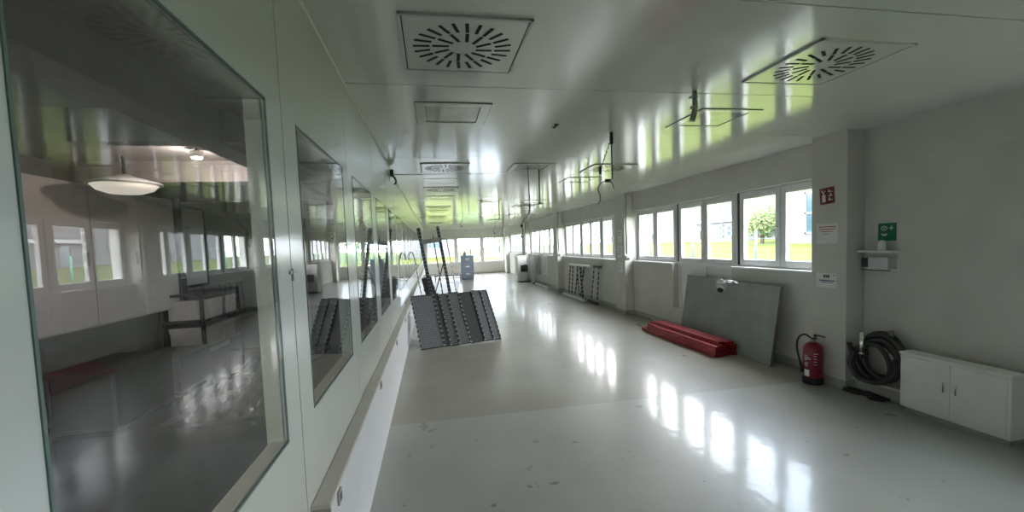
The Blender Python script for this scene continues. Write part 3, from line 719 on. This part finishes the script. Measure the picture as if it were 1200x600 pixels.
# ------------------------------------------------------------------ grey board with crumpled film
t = thing('grey_panel', 'large grey board leaning lengthwise against the window wall behind the red bars', 'board', (4.1, 5.6, 0))
b0, b1 = Vector((4.00, 4.57, 0)), Vector((4.135, 6.74, 0)); xa = (b1 - b0).normalized(); za = Vector((.145, -.02, .985)); za = (za - xa * za.dot(xa)).normalized(); ya = za.cross(xa)
Mx = Matrix((xa, ya, za)).transposed().to_4x4()
lw = (b1 - b0).length
def onboard(mbx, name, m, bevel=0):
    o = mbx.build(name, m, bevel=bevel); o.parent = t; q = Mx.copy(); q.translation = b0 - Vector(t.location); o.matrix_local = q; return o
s = 1 if ya.x > 0 else -1
onboard(MB().box((.004, 0, .004), (lw - .004, s * .036, .991)), 'sheet', 'board')
onboard(MB().box((0, -s * .001, 0), (.006, s * .037, .995)).box((lw - .006, -s * .001, 0), (lw, s * .037, .995)).box((0, -s * .001, .990), (lw, s * .037, .996)).box((0, -s * .001, 0), (lw, s * .037, .005)), 'edge_band', 'board_edge')
def crumple(name, c, size, m, parent, seed, squash=(1, 1, 1), n=4):
    bm = bmesh.new(); bmesh.ops.create_icosphere(bm, subdivisions=n, radius=1)
    for v in bm.verts:
        d = mnoise.noise(v.co * 1.7 + Vector((seed, 0, 0))) * .45 + abs(mnoise.noise(v.co * 5 + Vector((0, seed, 0)))) * .45 + mnoise.noise(v.co * 11 + Vector((0, 0, seed))) * .12
        v.co = Vector((v.co.x * squash[0], v.co.y * squash[1], v.co.z * squash[2])) * (1 + d) * size
    q = MB(); q.bm.free(); q.bm = bm
    for v in bm.verts: v.co += Vector(c)
    return q.build(name, m, parent)
t2 = thing('film_bundle', 'crumpled silvery plastic film draped over the top edge of the grey board', 'plastic film', (4.12, 5.65, .9))
crumple('film', (4.105, 5.62, .90), .085, 'foil', t2, 3.1, (.35, 1.0, .95))
crumple('black_wrap', (4.075, 5.60, .845), .05, 'black', t2, 8.4, (.4, 1.0, .55))
crumple('film_tail', (4.15, 5.48, .965), .06, 'foil', t2, 5.2, (.5, 1.9, .4))

# red steel bars, each a hollow square section
def red_bar():
    b = .025; i = .020; L = 1.0
    m = MB().box((-b, 0, -b), (b, L, -i)).box((-b, 0, i), (b, L, b)).box((-b, 0, -i), (-i, L, i)).box((i, 0, -i), (b, L, i)).box((-i, .03, -i), (i, L - .03, i))
    o = m.build('red_steel_bar', 'red'); return o
proto = red_bar(); first = True
rows = ['bottom', 'second', 'third', 'top']; cols = ['aisle edge', 'second from the aisle', 'middle', 'second from the board', 'board edge']
for r in range(4):
    for c in range(5):
        if (r, c) in ((3, 4), (3, 0)): continue
        o = proto if first else proto.copy()
        if not first: C.objects.link(o)
        first = False
        j = random.uniform(-.004, .004)
        xn = 3.665 + c * .078 + j + .004 * r; xf = 3.655 + c * .066 + random.uniform(-.003, .003) + .008 * r
        yn = 5.14 + random.uniform(-.05, .05) + (.04 if r == 3 else 0); yf = 7.12 + random.uniform(-.10, .10) - .05 * r
        z = .026 + r * .0505
        d = Vector((xf - xn, yf - yn, 0))
        o.location = (xn, yn, z); o.rotation_euler = (0, 0, math.atan2(-d.x, d.y)); o.scale = (1, d.length, 1)
        tag(o, 'red painted hollow steel bar, %s layer of the stack, %s' % (rows[r], cols[c]), 'steel bar', 'stacked red steel bars')

# ------------------------------------------------------------------ fire extinguisher
ex, ey_ = 3.975, 3.94
t = thing('fire_extinguisher', 'red fire extinguisher with black base standing before the nearest pillar', 'fire extinguisher', (ex, ey_, 0))
MB().lathe([(.088, .05), (.0925, .056), (.0925, .375), (.088, .40), (.072, .425), (.045, .442), (.028, .45)], (ex, ey_, 0), 40).build('cylinder', 'extred', t)
MB().lathe([(.090, 0), (.097, .006), (.097, .066), (.093, .074)], (ex, ey_, 0), 40).build('base', 'black', t)
dv = Vector((-.93, -.55, 0)).normalized()
lb = MB()
def patch(a0, a1, z0, z1, r):
    n = 8
    for k in range(n):
        p, q = a0 + (a1 - a0) * k / n, a0 + (a1 - a0) * (k + 1) / n
        lb.quad((ex + r * math.cos(p), ey_ + r * math.sin(p), z0), (ex + r * math.cos(q), ey_ + r * math.sin(q), z0), (ex + r * math.cos(q), ey_ + r * math.sin(q), z1), (ex + r * math.cos(p), ey_ + r * math.sin(p), z1))
A = math.atan2(-3.94, -3.975)
patch(A - .95, A - .35, .09, .16, .0932)
lb.build('instruction_label', 'paper', t)
lb = MB()
for zz in (.20, .215, .23, .26, .275, .29, .31): patch(A - .95, A - .95 + random.uniform(.35, .8), zz, zz + .006, .0932)
for zz in (.22, .25, .28, .31, .335): patch(A + .05, A + .05 + random.uniform(.3, .5), zz, zz + .006, .0932)
lb.build('lettering', 'paper', t)
MB().lathe([(.026, .445), (.026, .475), (.018, .48), (.018, .50)], (ex, ey_, 0), 18).build('valve', 'dsteel', t)
MB().bar((ex + .03, ey_ - .01, .487), (ex - .055, ey_ - .04, .50), .024, .012).bar((ex + .02, ey_ - .01, .505), (ex + .0, ey_ - .02, .53), .022, .012).bar((ex, ey_ - .02, .53), (ex + .09, ey_ - .06, .505), .022, .010).build('handle', 'black', t, bevel=.002)
MB().tube(catmull([(ex - .01, ey_ + .02, .49), (ex - .05, ey_ + .055, .525), (ex - .09, ey_ + .09, .49), (ex - .105, ey_ + .10, .40), (ex - .098, ey_ + .085, .28), (ex - .09, ey_ + .06, .19)], 7), [.0095] * 36, 10).build('hose', 'black', t)
MB().tube([(ex - .092, ey_ + .068, .215), (ex - .085, ey_ + .05, .12)], [.012, .016], 10).build('nozzle', 'black', t)

# ------------------------------------------------------------------ hose coil on the low ledge
struct('trim_30', MB().box((4.20, 2.4, 0), (4.321, PIL[0][0] - .001, .115)), 'base')
struct('trim_31', MB().box((4.185, 2.4, .115), (4.321, PIL[0][0] - .001, .135)), 'white', bevel=.003)
t = thing('hose_coil', 'thick black hose coiled against the wall right of the nearest pillar', 'hose', (4.22, 3.42, .135))
pts = []
turns = 6
for i in range(turns * 28 + 1):
    a = 2 * PI * i / 28 + .6; k = i / 28
    r = .225 - .022 * (k % 3) - .012 * math.sin(k * 2.1); cx = 3.43 + .045 * math.sin(k * 1.3) ; cz = .385 - .018 * (k % 3) + .02 * math.cos(k * 1.7)
    pts.append((4.285 - .155 * (k / turns) - .01 * math.sin(a * 3), cx + r * 1.0 * math.cos(a), max(cz + r * math.sin(a) * .98, .160)))
MB().tube(pts, .0215, 12).build('coil', 'hose', t)
pts2 = catmull([(4.13, 3.60, .42), (4.11, 3.64, .30), (4.10, 3.57, .18), (4.09, 3.45, .16), (4.10, 3.30, .19), (4.12, 3.22, .30), (4.15, 3.24, .42)], 8)
MB().tube(pts2, .0215, 12).build('loose_loop', 'hose', t)
MB().tube([(4.125, 3.535, .37), (4.125, 3.53, .625)], .021, 16).tube([(4.125, 3.5343, .40), (4.125, 3.534, .42)], .025, 16).build('steel_coupling', 'steel', t)
MB().tube([(4.25, 3.365, .44), (4.25, 3.355, .66)], .021, 16).build('grey_coupling', 'dsteel', t)
t = thing('cable_bundle', 'flat tangle of black cables on the floor below the coiled hose', 'cable', (4.08, 3.55, 0))
for k in range(5):
    a = [(4.05 + .02 * k, 3.66 + .01 * k, .012 + .016 * (k % 2)), (4.06 + .025 * k, 3.56, .012 + .016 * (k % 2)), (4.10 + .012 * k, 3.47 - .01 * k, .014 + .014 * (k % 3)), (4.06 + .03 * k, 3.38 - .02 * k, .012), (4.12 + .01 * k, 3.30 + .02 * k, .012)]
    MB().tube(catmull(a, 7), .0115, 8).build('cable', 'black', t)
t = thing('white_cupboard', 'low white cupboard standing beside the coiled hose', 'cupboard', (4.18, 2.75, 0))
MB().box((4.05, 2.36, .05), (4.183, 3.115, .52)).build('body', 'white', t, bevel=.006); MB().box((4.04, 2.35, .52), (4.186, 3.12, .54)).build('top', 'white', t, bevel=.004); MB().box((4.08, 2.38, 0), (4.18, 3.10, .052)).build('plinth', 'base', t)
for y in (2.38, 2.735): d = MB().box((4.042, y, .07), (4.052, y + .35, .51)).build('door', 'white', t, bevel=.003); MB().tube([(4.035, y + .31 if y < 2.5 else y + .04, .28), (4.035, y + .31 if y < 2.5 else y + .04, .36)], .006, 8).build('handle', 'steel', d)

# ------------------------------------------------------------------ room behind the partition
struct('beam_6', MB().box((-1.62, .4, 2.40), (-1.42, 13.9, H)), 'ceiling_dim')
diffuser(-1.05, 1.62, 'swirl air vent in the ceiling of the room behind the glass')
def ceiling_beam(y): return MB().box((XL, y, H - .22), (XPI - .01, y + .14, H))
for i, y in enumerate((3.4, 5.2, 7.0, 9.0, 11.0)): struct('beam_%d' % (i + 1), ceiling_beam(y), 'ceiling_dim')
t = thing('wall_cupboard', 'large pale wall cupboard behind the glass, left of the written board', 'cupboard', (-3.6, 5.6, .9))
MB().box((XL, 4.45, .92), (-3.48, 6.70, 2.40)).build('body', 'whiteboard', t, bevel=.01)
for k in range(3): d = MB().box((-3.482, 4.47 + k * .745, .94), (-3.462, 5.195 + k * .745, 2.38)).build('door', 'whiteboard', t, bevel=.004); MB().box((-3.464, 5.12 + k * .745, 1.55), (-3.45, 5.14 + k * .745, 1.7)).build('handle', 'dsteel', d)
t = thing('whiteboard', 'pale board with small handwriting on the far wall behind the glass', 'board', (-3.7, 7.45, 1.2))
MB().box((XL, 6.90, 1.18), (-3.70, 7.98, 2.36)).build('panel', 'whiteboard', t); MB().box((XL, 6.86, 1.14), (-3.69, 6.90, 2.40)).box((XL, 7.98, 1.14), (-3.69, 8.02, 2.40)).box((XL, 6.86, 1.14), (-3.69, 8.02, 1.18)).box((XL, 6.86, 2.36), (-3.69, 8.02, 2.40)).build('frame', 'dark', t)
q = MB()
for k in range(9): q.box((-3.70, 7.1 + .05 * k + random.uniform(0, .02), 2.10 - .03 * (k // 3)), (-3.697, 7.125 + .05 * k, 2.14 - .03 * (k // 3)))
q.build('writing', 'ink', t)
t = thing('storage_rack', 'dark open rack with white boxes standing under the written board behind the glass', 'rack', (-3.3, 7.0, 0))
for yy in (6.45, 7.55):
    for xx in (-3.62, -3.12): MB().box((xx, yy, 0), (xx + .04, yy + .04, 1.12)).build('upright', 'dark', t)
for z in (.35, .72, 1.08): MB().box((-3.62, 6.45, z), (-3.08, 7.59, z + .03)).build('shelf', 'dark', t)
for k, (y, z, w_) in enumerate(((6.55, .38, .42), (7.05, .38, .35), (6.55, .75, .5), (7.15, .75, .33))):
    b = thing('carton', 'white carton, %s in the dark rack behind the glass' % ('nearer on the lower shelf', 'further on the lower shelf', 'nearer on the middle shelf', 'further on the middle shelf')[k], 'box', (-3.35, y, z), 'cartons in the dark rack')
    MB().box((-3.55, y, z), (-3.10, y + w_, z + .26)).build('body', 'whiteboard', b, bevel=.006); MB().box((-3.56, y - .008, z + .20), (-3.09, y + w_ + .008, z + .268)).build('lid', 'whiteboard', b)
for k, (y, w_, h_, l) in enumerate(((4.55, .9, .55, 'nearest'), (5.6, .7, .42, 'middle'), (8.1, .8, .6, 'furthest'))):
    b = thing('crate', 'dark plastic crate on the floor behind the glass, %s of three' % l, 'crate', (-3.2, y, 0), 'dark crates behind the glass')
    q = MB().box((-3.5, y, .02), (-2.95, y + w_, .05)).box((-3.5, y, .05), (-3.47, y + w_, h_)).box((-2.98, y, .05), (-2.95, y + w_, h_)).box((-3.47, y, .05), (-2.98, y + .03, h_)).box((-3.47, y + w_ - .03, .05), (-2.98, y + w_, h_))
    q.build('body', 'crate', b, bevel=.01); MB().box((-3.52, y - .02, h_), (-2.93, y + w_ + .02, h_ + .03)).build('rim', 'crate', b)
    for yy in (y + .1, y + w_ - .16): MB().box((-3.5, yy, 0), (-2.95, yy + .06, .022)).build('runner', 'dark', b)
def rag(name, label, cx, cy, sx, sy, hh, seed):
    t = thing(name, label, 'plastic sheet', (cx, cy, 0)); bm = bmesh.new(); n = 34
    bmesh.ops.create_grid(bm, x_segments=n, y_segments=n, size=1)
    for v in bm.verts:
        ed = max(0, 1 - max(abs(v.co.x), abs(v.co.y))) ** .5
        z = abs(mnoise.noise(Vector((v.co.x * 2.2, v.co.y * 2.2, seed)))) * 1.1 + abs(mnoise.noise(Vector((v.co.x * 6, v.co.y * 6, seed + 4)))) * .5
        v.co = Vector((cx + v.co.x * sx * (1 + .25 * mnoise.noise(Vector((v.co.y * 2, seed, 0)))), cy + v.co.y * sy, .008 + hh * z * (.15 + ed)))
    q = MB(); q.bm.free(); q.bm = bm
    o = q.build('sheet', 'plastic', t); sm = o.modifiers.new('thick', 'SOLIDIFY'); sm.thickness = .004; sm.offset = 1
rag('plastic_sheeting', 'crumpled clear plastic sheeting heaped on the dark floor behind the glass', -2.2, 5.3, .45, .75, .22, 1.3)
rag('plastic_sheeting', 'second heap of crumpled sheeting further along the dark floor behind the glass', -2.3, 7.1, .5, .7, .2, 5.7)
t = thing('pendant_lamp', 'round glowing dome lamp hanging under the ceiling behind the glass', 'lamp', (-2.95, 4.93, 2.34))
MB().tube([(-2.95, 4.93, H), (-2.95, 4.93, 2.42)], .014, 8).build('stem', 'dark', t); MB().lathe([(.20, -.02), (.30, -.015), (.30, 0), (.10, .06), (.03, .09)], (-2.95, 4.93, 2.36), 32).build('shade', 'white', t); MB().lathe([(.05, -.10), (.14, -.09), (.22, -.06), (.265, -.012)], (-2.95, 4.93, 2.352), 32).build('dome', 'lamp', t)
struct('trim_32', MB().box((-3.74, 6.715, .90), (-3.44, 6.85, 2.44)), 'dark')
t = thing('spot_light', 'small bright round spotlight hanging from the ceiling behind the glass', 'lamp', (-2.14, 4.6, H))
MB().tube([(-2.14, 4.6, H), (-2.14, 4.6, 2.585)], .012, 8).build('stem', 'dark', t); MB().lathe([(.035, -.06), (.05, -.05), (.055, 0)], (-2.14, 4.6, 2.60), 20).build('housing', 'white', t); MB().lathe([(.001, -.012), (.04, -.010), (.045, 0)], (-2.14, 4.6, 2.545), 20).build('bulb', 'spot', t)

pl = bpy.data.lights.new('spot_bulb', 'POINT'); pl.energy = 11; pl.color = (1, .86, .78); pl.shadow_soft_size = .03
po = bpy.data.objects.new('spot_bulb', pl); C.objects.link(po); po.location = (-2.14, 4.6, 2.49)
# ------------------------------------------------------------------ outside
mb = MB()
prof = [(4.62, .30), (7, .42), (12, .62), (20, .92), (30, 1.15), (80, 1.2), (160, 1.2)]
ys = [-60, -20, 0, 10, 20, 30, 60, 110, 180]
grid = [[mb.bm.verts.new((x, y, z + .06 * math.sin(y * .3 + x))) for x, z in prof] for y in ys]
for i in range(len(ys) - 1):
    for k in range(len(prof) - 1): mb.bm.faces.new((grid[i][k], grid[i][k + 1], grid[i + 1][k + 1], grid[i + 1][k]))
struct('lawn', mb, 'lawn')
mb = MB(); px = [-60, -20, 0, 4.62]; py = [(YF + .22, .1), (40, .25), (60, .6), (100, 1.0), (180, 1.2)]
g2 = [[mb.bm.verts.new((x, y, z)) for x in px] for y, z in py]
for i in range(len(py) - 1):
    for k in range(len(px) - 1): mb.bm.faces.new((g2[i][k], g2[i][k + 1], g2[i + 1][k + 1], g2[i + 1][k]))
struct('lawn_far', mb, 'lawn')
mb = MB(); mb.quad((-60, -60, -.1), (4.62, -60, -.1), (4.62, YB - .22, -.02), (-60, YB - .22, -.02))
struct('lawn_back', mb, 'lawn')

def building(name, label, x0, x1, y0, y1, z0, z1, wm, wins, face='x'):
    t = thing(name, label, 'building', ((x0 + x1) / 2, (y0 + y1) / 2, z0))
    MB().box((x0, y0, z0), (x1, y1, z1)).build('wall', wm, t); MB().box((x0 - .2, y0 - .2, z1), (x1 + .2, y1 + .2, z1 + .3)).build('roof', 'broof', t)
    for (a, b, c, d, nx, nz) in wins:
        f = MB(); th = .12
        if face == 'x':
            P = lambda u, v, w0, w1, q0, q1: f.box((x0 - q1, u, v), (x0 - q0, w0, w1))
            f.box((x0 - .06, a, c), (x0, b, c + th)).box((x0 - .06, a, d - th), (x0, b, d)).box((x0 - .06, a, c), (x0, a + th, d)).box((x0 - .06, b - th, c), (x0, b, d))
            for i in range(1, nx): yy = a + (b - a) * i / nx; f.box((x0 - .06, yy - .06, c), (x0, yy + .06, d))
            for i in range(1, nz): zz = c + (d - c) * i / nz; f.box((x0 - .06, a, zz - .06), (x0, b, zz + .06))
            w_ = f.build('window', 'bframe', t); MB().box((x0 - .02, a + .05, c + .05), (x0 + .01, b - .05, d - .05)).build('pane', 'bglass', w_)
        else:
            f.box((a, y0 - .06, c), (b, y0, c + th)).box((a, y0 - .06, d - th), (b, y0, d)).box((a, y0 - .06, c), (a + th, y0, d)).box((b - th, y0 - .06, c), (b, y0, d))
            for i in range(1, nx): xx = a + (b - a) * i / nx; f.box((xx - .06, y0 - .06, c), (xx + .06, y0, d))
            w_ = f.build('window', 'bframe', t); MB().box((a + .05, y0 - .02, c + .05), (b - .05, y0 + .01, d - .05)).build('pane', 'bglass', w_)
    return t
building('warehouse', 'long pale building across the lawn seen through the middle windows', 31, 45, 41.8, 75, 1.0, 9.5, 'bwall', [(42.5, 43.3, 3.0, 6.0, 1, 3), (50, 51.2, 2.6, 3.8, 1, 1), (58, 59.5, 2.6, 3.8, 1, 1)])
building('site_cabin', 'low white cabin in front of the pale building, lined with narrow windows', 28.4, 30.5, 36.2, 43.0, 1.0, 3.1, 'bwall', [(40.6, 41.8, 1.3, 2.9, 1, 1), (38.4, 39.6, 1.6, 2.8, 2, 2), (36.5, 37.9, 1.6, 2.8, 2, 2)])
building('office_block', 'white office block with a big blue gridded window, across the lawn by the tree', 23, 40, 14, 25.6, .9, 8.0, 'bwall', [(20.0, 23.4, 1.6, 4.2, 3, 2), (15, 18.6, 1.6, 4.2, 3, 2)])
building('blue_hall', 'blue grey clad hall behind the tree across the lawn', 47, 60, 26, 41, 1.0, 11.0, 'bwall2', [(35, 37, 3, 5, 2, 2)])
building('white_hall', 'white hall beyond the far windows of the room', -20, 2.6, 52, 70, .3, 7.0, 'bwall', [(-8, -5, 1.5, 3.5, 2, 1), (-1, 1, 1.5, 3.5, 2, 1)], 'y')

def tree(x, y, z, h, r, label, seed):
    rnd = random.Random(seed)
    t = thing('tree', label, 'tree', (x, y, z))
    MB().tube([(x, y, z), (x + .05, y, z + h * .4), (x - .05, y + .1, z + h * .7)], [.14, .11, .05], 8).build('trunk', 'bark', t)
    q = MB()
    for k in range(2600):
        d = Vector((rnd.gauss(0, 1), rnd.gauss(0, 1), rnd.gauss(0, 1))).normalized() * (rnd.random() ** .35)
        c = Vector((x + d.x * r, y + d.y * r, z + h * .58 + d.z * h * .44)); s = rnd.uniform(.07, .16)
        u = Vector((rnd.gauss(0, 1), rnd.gauss(0, 1), rnd.gauss(0, 1))).normalized(); v = u.orthogonal().normalized()
        q.quad(c - u * s, c + v * s * .6, c + u * s, c - v * s * .6)
    q.build('foliage', 'leaf', t, recalc=False)
tree(23.5, 27.6, 1.0, 3.0, 1.55, 'round green tree on the lawn seen through the nearest window', 3)
tree(27, 29.8, 1.05, 3.6, 1.4, 'second green tree half hidden behind the round one', 5)
tree(9.5, 62, .7, 4.5, 2.4, 'green tree beyond the fence outside the far window', 8)

t = thing('garden_fence', 'green wire mesh fence crossing the lawn outside the windows', 'fence', (12, 14.4, .6))
fy = [6.5, 10.4, 14.4, 18.4, 22.4, 26.4, 30.4, 34.4, 38.4]
for y in fy: MB().tube([(12, y, .5), (12, y, 1.82)], .04, 8).build('post', 'fence', t)
w_ = MB()
for k in range(6): w_.tube([(12, fy[0], .7 + k * .2), (12, fy[-1], .7 + k * .2)], .0035, 4)
w_.build('wire_mesh', 'fence', t)
t = thing('garden_fence', 'green bar fence beyond the far window at the end of the room', 'fence', (6, 44, .3))
for k in range(40): MB().box((2.7 + k * .22, 44, .25), (2.74 + k * .22, 44.04, 2.0)).build('bar', 'fence', t)
MB().box((2.7, 43.98, 1.9), (11.4, 44.06, 1.95)).box((2.7, 43.98, .5), (11.4, 44.06, .55)).build('rail', 'fence', t)

# ------------------------------------------------------------------ light
W = bpy.data.worlds.new('World'); bpy.context.scene.world = W; W.use_nodes = True
nt = W.node_tree; bg = nt.nodes['Background']
tc = N(nt, 'ShaderNodeTexCoord'); nz = N(nt, 'ShaderNodeTexNoise', Scale=2.2, Detail=6.0); nt.links.new(tc.outputs['Generated'], nz.inputs['Vector'])
cr = N(nt, 'ShaderNodeValToRGB'); cr.color_ramp.elements[0].position = .38; cr.color_ramp.elements[0].color = (.70, .83, 1.0, 1); cr.color_ramp.elements[1].position = .58; cr.color_ramp.elements[1].color = (1, .985, .97, 1)
nt.links.new(nz.outputs['Fac'], cr.inputs['Fac']); nt.links.new(cr.outputs['Color'], bg.inputs['Color'])
bg.inputs['Strength'].default_value = 17.0
s = bpy.data.lights.new('sun', 'SUN'); s.energy = 5.0; s.angle = .03; s.color = (1, .95, .86)
so = bpy.data.objects.new('sun', s); C.objects.link(so); so.rotation_euler = Vector((.5, .7, -.65)).to_track_quat('-Z', 'Y').to_euler()
def portal(c, sx, sy, rot):
    l = bpy.data.lights.new('window_portal', 'AREA'); l.shape = 'RECTANGLE'; l.size = sx; l.size_y = sy; l.cycles.is_portal = True
    o = bpy.data.objects.new('window_portal', l); C.objects.link(o); o.location = c; o.rotation_euler = rot
for y0, y1 in bays[:4]: portal((4.7, (y0 + y1) / 2, 1.70), 1.15, y1 - y0, (0, PI / 2, 0))
portal((-2.75, YB - .25, 1.36), 1.2, 2.3, (PI / 2, 0, 0))
portal((4.7, .76, 1.70), 1.15, 2.7, (0, PI / 2, 0))
portal((1.95, YF + .25, 1.4), 4.7, 1.5, (-PI / 2, 0, 0))

# ------------------------------------------------------------------ camera (principal point and focal length measured from the photograph's vanishing points)
F_PX, YAW, PITCH, ROLL, CY = 506.76, .179898, .060409, .0377233, 317.79
cyw, syw, cp, sp = math.cos(YAW), math.sin(YAW), math.cos(PITCH), math.sin(PITCH)
fwd = Vector((syw * cp, cyw * cp, -sp)); rt = Vector((cyw, -syw, 0)); dn = fwd.cross(rt)
c_, s_ = math.cos(ROLL), math.sin(ROLL)
r2 = c_ * rt + s_ * dn; d2 = -s_ * rt + c_ * dn
cam = bpy.data.cameras.new('camera'); co = bpy.data.objects.new('camera', cam); C.objects.link(co)
mw = Matrix((r2, -d2, -fwd)).transposed().to_4x4(); mw.translation = (0, 0, 1.61); co.matrix_world = mw
cam.sensor_fit = 'HORIZONTAL'; cam.sensor_width = 36; cam.lens = F_PX / 1200 * 36; cam.shift_y = (CY - 300) / 1200; cam.clip_start = .05; cam.clip_end = 500
sc = bpy.context.scene; sc.camera = co
sc.view_settings.view_transform = 'Standard'; sc.view_settings.look = 'None'; sc.view_settings.gamma = 1; sc.view_settings.use_curve_mapping = False
sc.view_settings.exposure = 0.55
cy_ = sc.cycles
cy_.max_bounces = 10; cy_.diffuse_bounces = 6; cy_.glossy_bounces = 5; cy_.transparent_max_bounces = 24; cy_.sample_clamp_indirect = 8; cy_.caustics_reflective = False; cy_.use_denoising = True
